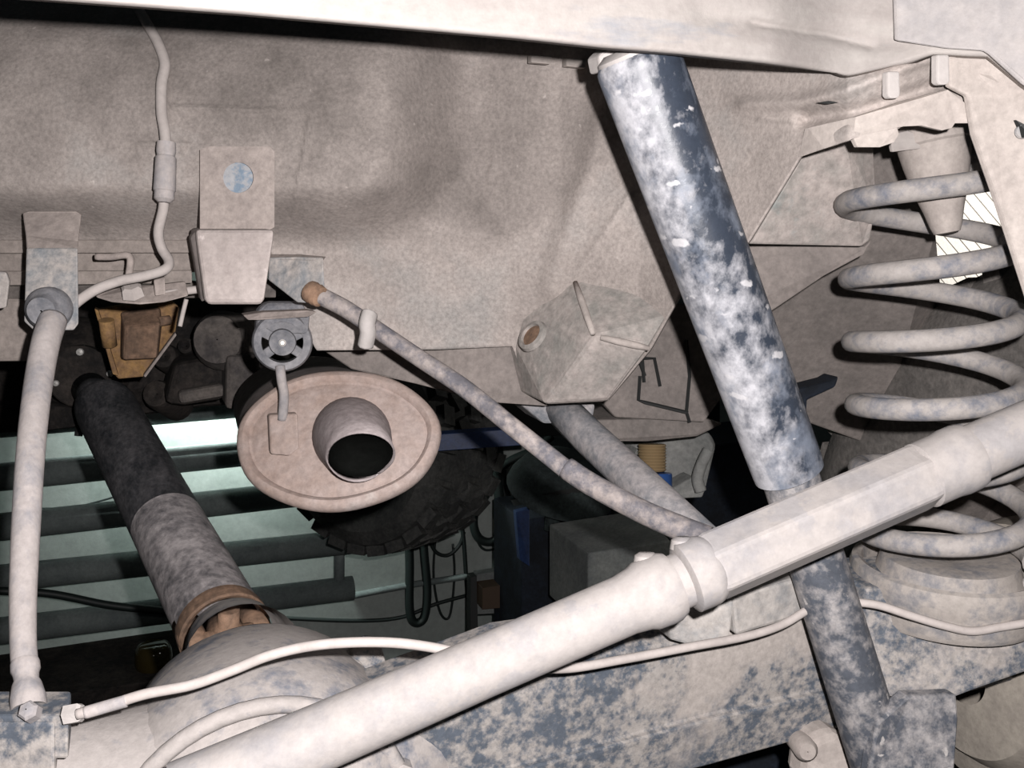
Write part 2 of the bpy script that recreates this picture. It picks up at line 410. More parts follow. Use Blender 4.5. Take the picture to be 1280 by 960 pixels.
hose_on_wall('cable', 'long thin cable running level along the wall below the heating tubes', 'cable', [(340, 772), (440, 776), (500, 772), (545, 755), (600, 740)], .006)
hose_on_wall('cable', 'thin dark cable sagging across the lower heating tubes at far left', 'cable', [(-20, 738), (60, 742), (140, 757), (230, 766)], .010, Y=2.556)
hose_on_wall('cable', 'hair-thin wire drooping between the upper heating tubes', 'cable', [(40, 636), (90, 634), (130, 625), (170, 612)], .0025, Y=2.72)
hose_on_wall('wall_conduit', 'thin grey-green conduit pipe crossing the wall below the tyre', 'pipe', [(440, 745), (520, 730), (600, 718), (690, 700)], .010, 'heat_pipe', n=2)
hose_on_wall('wall_conduit', 'low dark conduit pipe along the foot of the wall at the left', 'pipe', [(-60, 880), (60, 868), (230, 836)], .022, 'grime', Y=2.62, n=2)
# dark bench along the wall foot
bn = thing('work_bench', 'dark low bench along the wall behind the axle, mostly in shadow', 'bench', Vector((-.95, 2.42, 0)))
tz = at(193, 832, 2.40).z; JX = at(193, 832, 2.40).x
box('bench_top', Vector((JX - .55, 2.46, tz - .02)), .62, .14, .02, 'grime', bn)
for x in (JX - 1.1, JX + .02): box('leg', Vector((x, 2.46, (tz - .04) / 2)), .03, .12, (tz - .04) / 2, 'grime', bn)
tk = lathe('glass_jar', Vector((at(193, 832, 2.40).x, 2.40, tz)), (0, 0, 1), [(0, .001), (0, .042), (.010, .045), (.04, .042), (.052, .036), (.056, .028), (.056, .001)], 'glass_brown', None, 28)
tag(tk, 'small amber glass jar with a bright glint beside the drive shaft', 'jar')
# blue rack bar, cabinets and boxes on the right of the wall
rk = thing('shelf_rack', 'blue painted rack bar and dark shelf behind the muffler', 'rack', at(600, 560, 2.2))
plate('front_rail', [(520, 545, 1.98), (660, 535, 2.0), (660, 556, 2.0), (520, 566, 1.98)], .03, 'blue_paint', rk)
plate('shelf_panel', [(540, 440, 2.62), (700, 440, 2.65), (900, 470, 2.65), (900, 540, 2.65), (690, 545, 2.62), (560, 548, 2.62)], .05, 'black', rk)
rod('hanging_peg', P(487, 548, 2.30) + Vector((.05, .02, .10)), Vector((P(487, 548, 2.30).x + .12, WY, P(487, 548, 2.30).z + .12)), .02, 'black', rk, 12)
cb = thing('tool_cabinet', 'dark blue tool cabinet standing behind the middle of the lateral rod', 'cabinet', at(760, 900, 2.3))
plate('cabinet_body', [(652, 650, 2.42), (860, 622, 2.44), (866, 560, 2.44), (1020, 540, 2.45), (1020, 960, 2.45), (652, 960, 2.42)], .20, 'dark_blue', cb, .004)
plate('side_panel', [(645, 640, 2.41), (662, 636, 2.40), (662, 708, 2.40), (650, 700, 2.41)], .02, 'blue_paint', cb)
cl = [(690, 655), (720, 650), (745, 652), (775, 648), (700, 668), (800, 655)]
for k, (x, y) in enumerate(cl):
    o = rod('can', P(x, y + 8, 2.36 - .02 * (k % 3)), P(x, y - 14, 2.36 - .02 * (k % 3)), .018 + .004 * (k % 2), ('dark_green', 'grime', 'dark_blue')[k % 3], None, 14)
    tag(o, ('dim small can standing on the dark cabinet %s' % ('farthest left', 'second from the left end of the row', 'third from the left, near the cable', 'fourth from the left, under the cable', 'in front of the leftmost can', 'farthest right of the row')[k]), 'can', 'cans on the dark cabinet')
crate = plate('cardboard_box', [(735, 692, 2.0), (860, 672, 2.02), (860, 790, 2.02), (735, 790, 2.0)], .2, 'pale_box', None, .004)
tag(crate, 'dim grey-green box behind the middle of the lateral rod', 'box')
pd = thing('storage_bin', 'dim grey curved bin lid between the hose branch and the brake cable', 'bin', P(690, 640, 2.3))
lathe('bin_lid', P(700, 612, 2.36), (0.1, -.35, 1), [(0, .13), (.02, .125), (.06, .10), (.085, .05), (.09, .001)], 'dark_green', pd, 28)
lathe('bin_body', P(700, 612, 2.36), (0.1, -.35, -1), [(0, .12), (.015, .115), (.015, .001)], 'black', pd, 28)
sl = thing('wall_socket_box', 'small pale box with brown wooden block near the wall foot', 'box', at(615, 760, 2.7))
plate('box_back', [(596, 718, 2.62), (662, 708, 2.62), (655, 765, 2.62), (596, 768, 2.62)], .03, 'pale_box', sl)
plate('wood_block', [(603, 735, 2.56), (625, 732, 2.56), (627, 760, 2.56), (603, 762, 2.56)], .05, 'wood', sl)
wp = plate('waste_pipe', [(588, 722, 2.60), (596, 720, 2.60), (598, 800, 2.60), (588, 800, 2.60)], .03, 'black', None)
tag(wp, 'short black upright post at the wall foot left of the brown block', 'post')

# pale ribbed shutter seen through the wheel arch
sh = thing('ribbed_shutter', 'cream ribbed shutter seen through the wheel arch behind the bump stop', 'shutter', P(1230, 420, 1.75))
dirx, diry = math.cos(rad(50)), math.sin(rad(50)); nxp, nyp = -diry, dirx
for k in range(-15, 15):
    cx, cy = 1232 - nxp * 12.5 * k * 1.0, 250 - nyp * 12.5 * k
    hw = 5.6
    q = [(cx + dirx * s * 130 + nxp * e * hw, cy + diry * s * 130 + nyp * e * hw, 1.75) for s, e in ((-1, -1), (1, -1), (1, 1), (-1, 1))]
    plate('slat', q, .02, 'slat', sh, 0)
plate('backing', [(1130, 60, 1.80), (1400, 60, 1.80), (1400, 420, 1.80), (1130, 420, 1.80)], .02, 'black', sh, 0)
wl = bpy.data.lights.new('side_lamp', 'AREA'); wl.energy = 2.6; wl.size = .3; wl.color = (1, .95, .90)  # fill light added to brighten the shutter, no source seen there
wo = bpy.data.objects.new('side_lamp', wl); COL.objects.link(wo)
wo.location = P(1420, 190, 1.38); dv = (P(1232, 255, 1.75) - Vector(wo.location)).normalized()
wo.rotation_euler = dv.to_track_quat('-Z', 'Y').to_euler()
wt = thing('work_lamp', 'added square fill lamp out of view beyond the wheel arch, brightening the ribbed shutter', 'lamp', Vector(wo.location))  # made-up fixture carrying the fill light, out of view
wr = Rv - dv * Rv.dot(dv); wr.normalize(); wu = dv.cross(wr)
box('lamp_housing', Vector(wo.location) - dv * .03, .16, .16, .02, 'lamp_body', wt, .004, ax=(wr, wu, dv))
rod('lamp_stem', Vector(wo.location) - dv * .05, Vector((wo.location.x, wo.location.y, 0)) - dv * .05, .015, 'lamp_body', wt, 14)

# ================================================================== vehicle body
vb = thing('vehicle_underbody', 'dust-coated rear underbody of the vehicle, floor pan, cross member and wheel-arch frame', 'vehicle body', P(640, 300, 1.0))
def d_pan(X, Y):
    d = np.interp(X, [-100, 0, 450, 600, 700, 800, 900, 1000, 1060, 1130, 1215], [1.0, 1.0, 1.0, 1.0, .985, .945, .875, .79, .74, .735, .74])
    d = d + .05 * sst(60, -60, Y)
    hump = sst(316, 225, Y) * sst(600, 470, X + .35 * np.clip(Y - 180, 0, 200)) * (0.5 + .5 * sst(-60, 140, Y))        # swelling of the floor pan at the left
    d = d - .085 * hump
    d = d + .03 * sst(300, 470, Y) * sst(380, 620, X) * sst(900, 760, X)
    # long soft crease running down to the bracket box, fold over the wheel arch
    d = d - .010 * np.exp(-(segdist(X, Y, [(760, 120), (735, 220), (705, 300), (690, 360)]) / 16.) ** 2)
    d = d - .008 * np.exp(-(segdist(X, Y, [(930, 130), (1000, 128), (1060, 112), (1110, 92), (1180, 66)]) / 9.) ** 2)
    d = d + .014 * np.exp(-(segdist(X, Y, [(1010, 150), (1080, 138), (1140, 118), (1215, 92)]) / 12.) ** 2)
    for rp, wd, h in (([(215, 134), (390, 140), (366, 270)], 2.6, .0034), ([(170, 180), (235, 180)], 2.4, .003),
                      ([(950, 148), (995, 151)], 3, .004), ([(620, 190), (612, 225)], 3, .003), ([(790, 240), (715, 350)], 3, .0035)):
        d = d - h * np.exp(-(segdist(X, Y, rp) / wd) ** 2)
    return d
pan_bot = [(-70, 306), (0, 306), (120, 304), (238, 306), (330, 310), (341, 318), (395, 438), (545, 437), (640, 433), (655, 470), (684, 500), (760, 500), (812, 437), (838, 390), (850, 368),
           (935, 302), (1000, 195), (1070, 172), (1125, 160), (1135, 152), (1212, 152), (1222, 152)]
sheet('floor_pan', -420, 1222, 520, [(-420, -90), (1222, -60)], [(-420, 308)] + pan_bot, 130, d_pan, 'pan', vb)
# fold under the swelling and stacked flanges below it
def lip(name, pts, d0, d1, mat='frame'):
    f = [P(x, y, d0) for x, y in pts]; b = [P(x, y + 3, d1) for x, y in pts]
    V = f + b; n = len(f); Fc = [(i, i + 1, n + i + 1, n + i) for i in range(n - 1)]
    return obj(name, V, Fc, mat, vb, solid=.002)
dusty('flange', (.26, .225, .205), (.19, .165, .15), .38, .6, 6, mott=.22)
plate('flange_strip', [(-420, 300, .985), (240, 300, .985), (240, 316, .985), (-420, 318, .985)], .006, 'flange', vb, .001)
plate('flange_strip', [(-420, 318, 1.0), (240, 316, 1.0), (345, 316, 1.0), (345, 340, 1.0), (-420, 342, 1.0)], .006, 'flange', vb, .001)
plate('flange_strip', [(-420, 341, .99), (240, 338, .99), (240, 354, .99), (-420, 362, .99)], .006, 'flange', vb, .001)
plate('flange_strip', [(-420, 362, 1.02), (345, 352, 1.02), (345, 372, 1.02), (-420, 376, 1.02)], .03, 'grime_pale', vb, .001)
plate('side_rail', [(-420, 374, 1.02), (60, 372, 1.02), (60, 440, 1.02), (40, 452, 1.02), (-420, 458, 1.02)], .03, 'flange', vb, .004)
plate('side_bracket', [(-20, 338, .93), (8, 340, .93), (12, 352, .93), (8, 385, .93), (-20, 388, .93)], .01, 'tin', vb, .002)
# rear cross member, a pressed channel across the top
BY = .60
bm_pts = [(-520, -40), (-140, -12), (300, 20), (640, 50), (752, 62), (850, 70), (1065, 93)]
def d_beam(X, Y):
    yb = np.interp(X, *zip(*bm_pts))
    ry = Fv.y + Rv.y * (X - 640) / FPX - Uv.y * (yb - 480) / FPX
    d = BY / ry
    dend = np.interp(X, [1040, 1120, 1200, 1300], [.725, .725, .705, .69])
    k = sst(960, 1070, X); d = d * (1 - k) + dend * k
    d = d + .010 * np.clip((8 - (yb - Y)) / 8, 0, 1) ** 2 * (1 - k)           # lower lip curls forward
    d = d + .004 * np.exp(-(segdist(X, Y, [(940, 28), (1040, 45), (1090, 58)]) / 4.) ** 2)
    return d + .004 * np.exp(-(segdist(X, Y, [(880, 18), (1000, 40), (1130, 52)]) / 14.) ** 2)
sheet('rear_crossmember', -520, 1300, 340, [(-520, -180), (1300, -160)], bm_pts[:-1] + [(1062, 93), (1110, 82), (1165, 66), (1236, 68), (1282, 107), (1300, 115)], 70, d_beam, 'beam', vb, .010)
plate('corner_plate', [(1118, -60, .712), (1300, -60, .680), (1300, 118, .675), (1280, 104, .68), (1240, 68, .688), (1232, 63, .69), (1185, 60, .70), (1122, 50, .712)], .004, 'beam_worn', vb, .0015)
fp_ = plate('frame_plate', [(1186, 70, .715), (1238, 70, .715), (1300, 118, .70), (1330, 220, .69), (1350, 380, .69), (1290, 380, .70), (1270, 318, .705), (1252, 262, .71), (1219, 168, .715), (1211, 120, .715), (1188, 108, .715)], .006, 'frame', vb, .0015)
sl_ = plate('plate_slot', [(1270, 150, .699), (1280, 155, .697), (1290, 172, .696), (1280, 172, .696)], .002, 'black', fp_, 0)
lathe('bolt', P(1277, 165, .70), -Fv, [(0, .005), (.002, .0045), (.002, .0005)], 'tin', fp_, 16)
# flange lip over the spring pocket, scalloped edge
lipm = [(1002, 196, .80), (1030, 186, .775), (1063, 176, .76), (1066, 172, .755), (1072, 184, .755), (1100, 184, .75), (1118, 178, .748), (1124, 168, .745), (1122, 160, .742),
        (1130, 158, .742), (1152, 157, .74), (1178, 163, .738), (1190, 160, .738), (1194, 154, .738), (1212, 154, .736), (1206, 128, .735), (1185, 112, .735), (1130, 126, .738), (1070, 146, .752), (1010, 160, .79)]
plate('arch_lip', [(x, y, d - .014) for x, y, d in lipm], .004, 'frame', vb, .001)
plate('pan_slot', [(1024, 128, .752), (1036, 126, .747), (1048, 128, .742), (1036, 130, .747)], .004, 'black', vb, 0)
for c, d, hh in (((1118, 106), .722, 17), ((1180, 87), .705, 19)):
    plate('locating_tab', [(c[0] - 8, c[1] - hh, d), (c[0] + 7, c[1] - hh, d), (c[0] + 8, c[1] + hh - 4, d), (c[0] + 4, c[1] + hh, d), (c[0] - 5, c[1] + hh, d), (c[0] - 8, c[1] + hh - 4, d)], .007, 'white_clip', vb, .0018)
# small tabs under the cross member
for x in (678, 722): plate('weld_tab', [(x - 14, 68 + (x - 678) * .1, .965), (x + 13, 70 + (x - 678) * .1, .965), (x + 10, 80 + (x - 678) * .12, .96), (x - 14, 78 + (x - 678) * .1, .96)], .01, 'frame', vb, .001)
# recess panel, wheel-arch liner pieces
plate('arch_panel', [(938, 305, .90), (1004, 192, .87), (1060, 176, .87), (1092, 182, .90), (1096, 255, .92), (1088, 300, .93), (1078, 308, .93)], .006, 'tin_green', vb, .002)
plate('arch_panel', [(930, 308, .96), (1082, 308, .97), (1090, 300, .97), (1080, 318, .97), (1030, 345, .97), (960, 392, .97), (900, 400, .96)], .006, 'liner', vb, .002)
plate('arch_panel', [(1085, 175, 1.08), (1260, 160, 1.08), (1260, 190, 1.08), (1200, 205, 1.08), (1170, 290, 1.10), (1180, 400, 1.22), (1100, 560, 1.30), (960, 510, 1.25), (940, 300, 1.12)], .006, 'liner_dark', vb, .002)
# fuel-tank side panel deeper inside, with the pressed black outline
ip_ = plate('inner_panel', [(760, 380, 1.22), (960, 380, 1.22), (960, 420, 1.22), (880, 528, 1.22), (770, 522, 1.22), (750, 500, 1.22)], .01, 'liner', vb, .002)
for pts in ([(800, 470), (798, 500), (806, 503), (860, 516)], [(806, 470), (798, 448)], [(800, 448), (818, 448), (825, 483)], [(803, 450), (805, 478)], [(858, 425), (862, 470), (858, 515), (862, 528)]):
    tube('seam', [(x, y, 1.2175) for x, y in pts], 0.0024, 'black', ip_, 6, n=1, smooth=False)
plate('inner_sill', [(745, 525, 1.22), (880, 522, 1.24), (905, 530, 1.25), (872, 546, 1.24), (810, 552, 1.22), (750, 552, 1.22)], .22, 'liner_dark', vb, .003)
plate('lower_skirt', [(395, 432, 1.08), (560, 430, 1.06), (660, 428, 1.03), (700, 502, 1.01), (682, 508, 1.01), (610, 503, 1.03), (520, 480, 1.06), (440, 462, 1.08)], .006, 'liner', vb, .002)
# bracket box pressed into the pan
def onpan(x, y, e=.003): return P(x, y, float(d_pan(np.array([float(x)]), np.array([float(y)]))[0]) + e)
A, Fk, G, H, K = onpan(716, 345, .010), onpan(652, 398), onpan(643, 430), onpan(838, 392, .006), onpan(790, 350, .016)
B, Cc, D, E = P(742, 420, .925), P(813, 436, .925), P(682, 507, .965), P(762, 503, .965)
rear = [v + Vector((0, .06, 0)) for v in (A, Fk, G, D, E, Cc, H, K)]
V = [A, B, Cc, D, E, Fk, G, H, K] + rear
Fc = [(0, 5, 6, 3, 1), (1, 3, 4, 2), (0, 1, 2, 7, 8)] + [(0, 9, 10, 5), (5, 10, 11, 6), (6, 11, 12, 3), (3, 12, 13, 4), (4, 13, 14, 2), (2, 14, 15, 7), (7, 15, 16, 8), (8, 16, 9, 0)]
bb_ = obj('bracket_box', V, Fc, 'tin_green', vb, bevel=.006, seg=3)
for a_, b_ in ((A, B), (B, Cc)):
    V, Fc = sweep([a_ + (b_ - a_) * t - Fv * .002 for t in (.12, .4, .7, .97)], [.0025, .0035, .0035, .0025], 10)
    obj('pressed_ridge', V, Fc, 'frame', bb_, smooth=True)
hn = (B - A).cross(Fk - A).normalized();  hn = hn if hn.dot(Fv) < 0 else -hn
hc = (A + B + D + Fk + G) / 5 + (P(667, 442, .94) - P(686, 440, .94))
lathe('rim_hole', hc + hn * .001, hn, [(0, .017), (.004, .016), (.005, .012), (.001, .011), (-.003, .011)], 'tin_green', bb_, 28)
lathe('hole_plug', hc + hn * .003, hn, [(0, .0115), (.0008, .0005)], 'rust', bb_, 24)

# ------------------------------------------------------------------ bump stop block on its bracket with a round hole
bs = thing('bump_stop', 'grey rubber bump stop block hanging from a bracket with a round hole', 'bump stop', P(295, 380, .91))
d0 = .905
hx, hy, hr = 298, 222, 19
rect = []
N_ = 40
for k in range(N_):
    a = 2 * math.pi * k / N_; ca, sa = math.cos(a), math.sin(a)
    x0, x1, y0, y1 = 250, 343, 183, 290
    tx = ((x1 - hx) if ca > 0 else (x0 - hx)) / ca if abs(ca) > 1e-6 else 1e9
    ty = ((y1 - hy) if sa > 0 else (y0 - hy)) / sa if abs(sa) > 1e-6 else 1e9
    t = min(tx, ty); rect.append((hx + ca * t, hy + sa * t))
rf = [P(x, y, d0 + (y - 230) * .0000) for x, y in rect]; cf = [P(hx + hr * math.cos(2 * math.pi * k / N_), hy + hr * math.sin(2 * math.pi * k / N_), d0) for k in range(N_)]
th = Vector((0, .012, 0)); V = rf + cf + [v + th for v in cf] + [v + th for v in rf]; Fc = []
for k in range(N_):
    j = (k + 1) % N_
    Fc += [(k, j, N_ + j, N_ + k), (N_ + k, N_ + j, 2 * N_ + j, 2 * N_ + k), (j, k, 3 * N_ + k, 3 * N_ + j)]
dusty('bracket', (.36, .31, .285), (.25, .215, .20), .36, .6, 10, mott=.22)
obj('mount_plate', V, Fc, 'bracket', bs)
plate('backing_plate', [(274, 200, .909), (322, 200, .909), (322, 244, .909), (274, 244, .909)], .002, 'pale_blue', bs, 0)
def rect_sec(x0, x1, y, d, dd):
    a, b = P(x0, y, d), P(x1, y, d); v = Vector((0, dd, 0)) + Vector((-.03, 0, 0)) * 0
    return [a, b, b + v + (b - a) * -.04, a + v + (b - a) * -.02]
dusty('stop_rubber', (.42, .37, .35), (.33, .285, .27), .36, .6, 16, mott=.16, third=(.54, .48, .46), t_lo=.62, t_hi=.66, t_scale=26)
loft('rubber_block', [rect_sec(245, 343, 287, .88, .06), rect_sec(246, 342, 300, .878, .06), rect_sec(256, 331, 374, .872, .055), rect_sec(260, 327, 381, .876, .05)], 'stop_rubber', bs, bevel=.004)
plate('side_flange', [(238, 296, .90), (246, 288, .885), (258, 376, .88), (252, 378, .895)], .03, 'stop_rubber', bs, .002)

# ------------------------------------------------------------------ cone bump stop inside the spring
cs = thing('cone_bump_stop', 'grey tapered rubber bump stop hanging inside the coil spring', 'bump stop', P(1180, 290, .86))
ct = P(1166, 172, .85); cb_ = P(1184, 292, .855); ax = (cb_ - ct); Ln = ax.length
r0 = 43 / FPX * .85
lathe('rubber_cone', ct, ax, [(-.012, r0 * .9), (0, r0 * 1.02), (Ln * .1, r0 * 1.0), (Ln * .25, r0 * .93), (Ln * .5, r0 * .78), (Ln * .75, r0 * .56), (Ln * .92, r0 * .44), (Ln * .99, r0 * .36), (Ln, r0 * .2), (Ln, .0005)], 'frame', cs, 32)
lathe('mount_cup', ct, ax, [(-.03, r0 * .9), (-.012, r0 * 1.08), (.004, r0 * 1.08), (.006, r0 * 1.0)], 'frame', cs, 32)
plate('cup_flange', [(1112, 168, .83), (1135, 163, .83), (1160, 170, .83), (1188, 172, .83), (1214, 166, .83), (1214, 178, .83), (1150, 186, .83), (1116, 190, .83)], .004, 'beam', cs, .001)

# ------------------------------------------------------------------ coil spring
cp = thing('coil_spring', 'dusty grey-blue coil spring standing at the right behind the shock absorber', 'spring', P(1182, 712, .87))
ks = [(0, 212), (1, 252), (2, 300), (3, 347), (4, 388), (5, 427), (6, 470), (7, 507), (8, 550), (9, 588), (10, 630), (11, 664), (12, 688), (13, 700), (13.6, 704)]
kt, ky = zip(*ks); pts = []
nb = Vector((-Fv.x, -Fv.y, 0)).normalized()
for th_ in np.linspace(-.35, 12.15, 420):
    y = float(np.interp(th_, kt, ky)) if th_ >= 0 else 212 + th_ * 44
    x = 1157 + (y - 212) / 490 * 26
    c = P(x, y, .865)
    a = th_ * math.pi; R_ = .0685 * (1.0 if th_ > .6 else .97)
    pts.append(c + Rv * (R_ * math.cos(a)) + nb * (R_ * math.sin(a)))
V, Fc = sweep(pts, .0094, 14)
obj('coil_wire', V, Fc, 'spring', cp, smooth=True)
# spring seat
ss = thing('spring_seat', 'round stepped metal spring seat under the coil spring', 'spring seat', P(1185, 760, .87))
sc0 = P(1186, 700, .868)
rs = 1.0
lathe('seat_pan', sc0, (0, 0, 1), [(-.048, .060), (-.046, .074), (-.040, .0775), (-.026, .0775), (-.020, .080), (-.008, .082), (-.002, .080), (.000, .076), (-.002, .072), (-.012, .070), (-.014, .064), (-.010, .060), (.004, .056), (.006, .045), (.0, .001)], 'seat', ss, 48)
plate('seat_bracket', [(1082, 735, .835), (1150, 735, .83), (1290, 725, .835), (1290, 838, .838), (1216, 864, .83), (1195, 872, .83), (1085, 872, .83)], .08, 'axle', ss, .003)

# ------------------------------------------------------------------ shock absorber
sk = thing('shock_absorber', 'slanting shock absorber with mud-splashed blue-black dust tube', 'shock absorber', P(1110, 990, .80))
s0, s1 = P(796, 74, .70), P(986, 590, .79); ax = s1 - s0; Ln = ax.length; r = .0303
lathe('dust_tube', s0, ax, [(-.004, .001), (-.004, r * .9), (.0, r * .985), (.004, r), (Ln * .5, r * .97), (Ln - .006, r * .93), (Ln, r * .92), (Ln + .001, r * .87), (Ln - .01, r * .84)], 'boot', sk, 48)
lathe('top_cap', s0, -ax, [(0, r * .93), (.006, r * .9), (.010, r * .7), (.010, .001)], 'white_clip', sk, 32)
plate('mount_lug', [(748, 70, .70), (758, 60, .70), (800, 55, .70), (800, 80, .70), (752, 90, .70)], .02, 'white_clip', sk, .002)
s2 = P(1106, 975, .825); ax2 = s2 - s1; L2 = ax2.length
lathe('damper_body', s1 - ax2.normalized() * .03, ax2, [(0, .021), (.03, .0225), (L2 + .02, .0240), (L2 + .08, .0240)], 'shock_low', sk, 40)
plate('lower_bracket', [(1096, 905, .790), (1135, 870, .797), (1196, 868, .80), (1198, 900, .80), (1192, 985, .795), (1085, 985, .790)], .012, 'shock_low', sk, .002)

# ------------------------------------------------------------------ lateral rod (panhard)
pr = thing('lateral_rod', 'thick dust-white lateral rod running diagonally across the foreground', 'suspension rod', P(400, 960, .60))
def rp(x):                      # centre of the rod at pixel column x
    return P(x, 835 + (x - 600) * (535 - 835) / (1290 - 600), .60 + (x - 300) / 1000 * .11)
def sect(name, xs_r, mat='rod', seg=32, sm=True, roll=0.0):
    pts = [rp(x) for x, _ in xs_r]; V, Fc = sweep(pts, [q for _, q in xs_r], seg, roll=roll)
    o = obj(name, V, Fc, mat, pr, bevel=0 if sm else .003)
    if sm:
        for p in o.data.polygons: p.use_smooth = len(p.vertices) == 4
        o.data.set_sharp_from_angle(angle=rad(50))
    return o
sect('tube_section', [(225, .022), (400, .0205), (600, .0195), (780, .0197), (798, .0212), (806, .0232), (824, .0240), (834, .0236), (842, .0215), (844, .012)])
sect('neck', [(836, .0185), (875, .0185)])
sect('collar', [(854, .019), (858, .0238), (880, .0242), (889, .0225), (897, .018)])
sect('hex_section', [(884, .0235), (893, .0245), (1143, .0245), (1156, .0235)], seg=6, sm=False, roll=rad(17))
sect('collar', [(1148, .019), (1153, .0235), (1180, .0235), (1190, .0245), (1204, .0245), (1210, .0235)])
sect('tube_end', [(1200, .0205), (1300, .0205), (1420, .0215), (1640, .0215)])
for x in (812, 858):
    c = rp(x) + Uv * .022
    lathe('clamp_lug', c + Vector((0, .004, -.004)), Uv, [(0, .009), (.006, .008), (.008, .005), (.008, .0005)], 'rod', pr, 18)

# ------------------------------------------------------------------ axle beam and differential housing
ax_ = thing('rear_axle', 'dusty rear axle beam with rounded differential housing at lower left', 'axle', P(640, 990, .75))
AY = .665
up = [(380, 915), (500, 866), (560, 845), (640, 814), (760, 795), (880, 775), (1000, 752), (1130, 728), (1330, 690)]
def lin(pts, x): return float(np.interp(x, *zip(*pts)))
rg = [(380, 1030), (560, 985), (680, 955), (760, 933), (960, 880), (1050, 866), (1330, 800)]
bt = [(380, 1075), (640, 1012), (880, 958), (1050, 910), (1200, 868), (1330, 832)]
secs = []
for x in (385, 450, 520, 580, 640, 760, 880, 1000, 1120, 1240, 1340):
    u = at(x, lin(up, x), AY + .012); g = at(x, lin(rg, x), AY - .006); b = at(x, lin(bt, x), AY - .002)
    g2 = at(x, lin(rg, x) - 7, AY); m = at(x, (lin(up, x) * .55 + lin(rg, x) * .45), AY)
    u2 = at(x, lin(up, x) + 22, AY + .001)
    secs.append([u + Vector((0, .05, .003)), u + Vector((0, .012, .004)), u2, m, g2, g, g - Vector((0, 0, .004)), b, b + Vector((0, .05, -.006)), b + Vector((0, .09, .02)), u + Vector((0, .09, -.02))])
loft('axle_beam', secs, 'axle', ax_, bevel=.0015)
# gusset on the beam and welded seam
plate('gusset', [(835, 775, .775), (905, 745, .775), (918, 752, .775), (912, 800, .78), (860, 806, .78), (838, 800, .78)], .03, 'pale_steel', ax_, .002)
plate('gusset', [(915, 745, .795), (1000, 722, .82), (1005, 770, .825), (920, 795, .80)], .04, 'pale_steel', ax_, .003)
# differential housing
dc = P(330, 1000, .745)
dv_ = Vector((math.sin(rad(5)), math.cos(rad(5)), -.02)).normalized()
hs_ = lathe('housing', dc, -dv_, [(-.20, .036), (-.165, .058), (-.13, .088), (-.09, .104), (-.04, .112), (0, .114), (.02, .112), (.04, .104), (.06, .090), (.072, .072), (.079, .05), (.082, .02), (.0825, .0005)], 'diff', ax_, 64, sx=.98, sy=1.02)
def round_loft(name, cs):
    secs = []
    for c, ry, rz in cs: secs.append([c + Vector((0, ry * math.cos(2 * math.pi * k / 36), rz * math.sin(2 * math.pi * k / 36))) for k in range(36)])
    return loft(name, secs, 'diff', ax_, smooth=True)
k_ = 1 / FPX
round_loft('axle_tube', [(P(330, 990, .745), .10, .085), (P(240, 995, .725), .085, .070), (P(160, 1003, .71), .07, .064), (P(60, 1014, .69), .062, .061), (P(-120, 1034, .66), .062, .061)])
round_loft('axle_shoulder', [(P(330, 985, .745), .095, .09), (P(430, 960, .76), .070, .065), (P(520, 935, .79), .045, .050), (P(600, 915, .82), .03, .04)])
# cover rim
pts = []
for k in range(48):
    a = 2 * math.pi * k / 48
    pts.append(dc - dv_ * .052 + Vector((0, 0, 1)) * (.1015 * math.sin(a)) + Vector((1, 0, 0)) * (.1015 * math.cos(a)))
V, Fc = sweep(pts, .006, 10, closed=True)
obj('cover_rim', V, Fc, 'diff', hs_, smooth=True)
for a in (20, 50, 85, 118, 150):
    a = rad(a); c = dc - dv_ * .05 + Vector((0, 0, 1)) * (.102 * .93 * math.sin(a)) + Vector((1, 0, 0)) * (.102 * 1.02 * math.cos(a))
    if a in (rad(150), rad(20)):
        lathe('cover_bolt', c, -dv_, [(-.004, .008), (.008, .008), (.009, .006), (.009, .0005)], 'diff', hs_, 6, smooth=False)
tube('lug', [(436, 842, .80), (448, 826, .82), (460, 812, .84)], .013, 'axle', ax_, 14)
plate('lug_plate', [(440, 815, .80), (478, 812, .80), (484, 830, .80), (470, 855, .80), (445, 850, .80)], .02, 'axle', ax_, .003)
# pinion nose with yoke flange
q0 = P(300, 818, .86)
lathe('pinion_nose', q0, P(286, 792, .93) - q0, [(-.03, .05), (.0, .045), (.03, .043), (.05, .038)], 'diff', ax_, 32)

# ------------------------------------------------------------------ brake pipe along the axle, hose and junction
bl = thing('brake_pipe', 'pale thin brake pipe curving over the differential and along the axle', 'pipe', P(420, 803, .66))
tube('pipe', [(96, 893, .625), (130, 884, .628), (180, 868, .632), (240, 856, .635), (290, 838, .638), (335, 820, .64), (385, 808, .645), (440, 803, .65), (500, 804, .655), (560, 813, .665), (620, 828, .675),
              (700, 836, .715), (780, 824, .735), (860, 809, .755), (930, 796, .775), (975, 782, .79), (1010, 762, .80)], .0034, 'line', bl, 12)
tube('pipe', [(1066, 752, .805), (1100, 757, .80), (1140, 770, .795), (1180, 782, .793), (1215, 789, .793), (1250, 784, .795), (1300, 776, .80), (1380, 765, .85)], .0034, 'line', bl, 12)
tube('sleeve', [(106, 891, .6255), (130, 884, .628), (158, 876, .630)], .0040, 'hose', bl, 12)
jn = thing('brake_junction', 'dusty metal junction block with hex nuts at the lower left end of the brake pipe', 'junction', P(40, 930, .64))
box('block', P(38, 905, .655), .026, .018, .014, 'axle', jn, .002, ax=(Rv, Vector((0, 1, 0)), Uv))
box('block', P(15, 918, .655), .03, .02, .018, 'axle', jn, .003, ax=(Rv, Vector((0, 1, 0)), Uv))
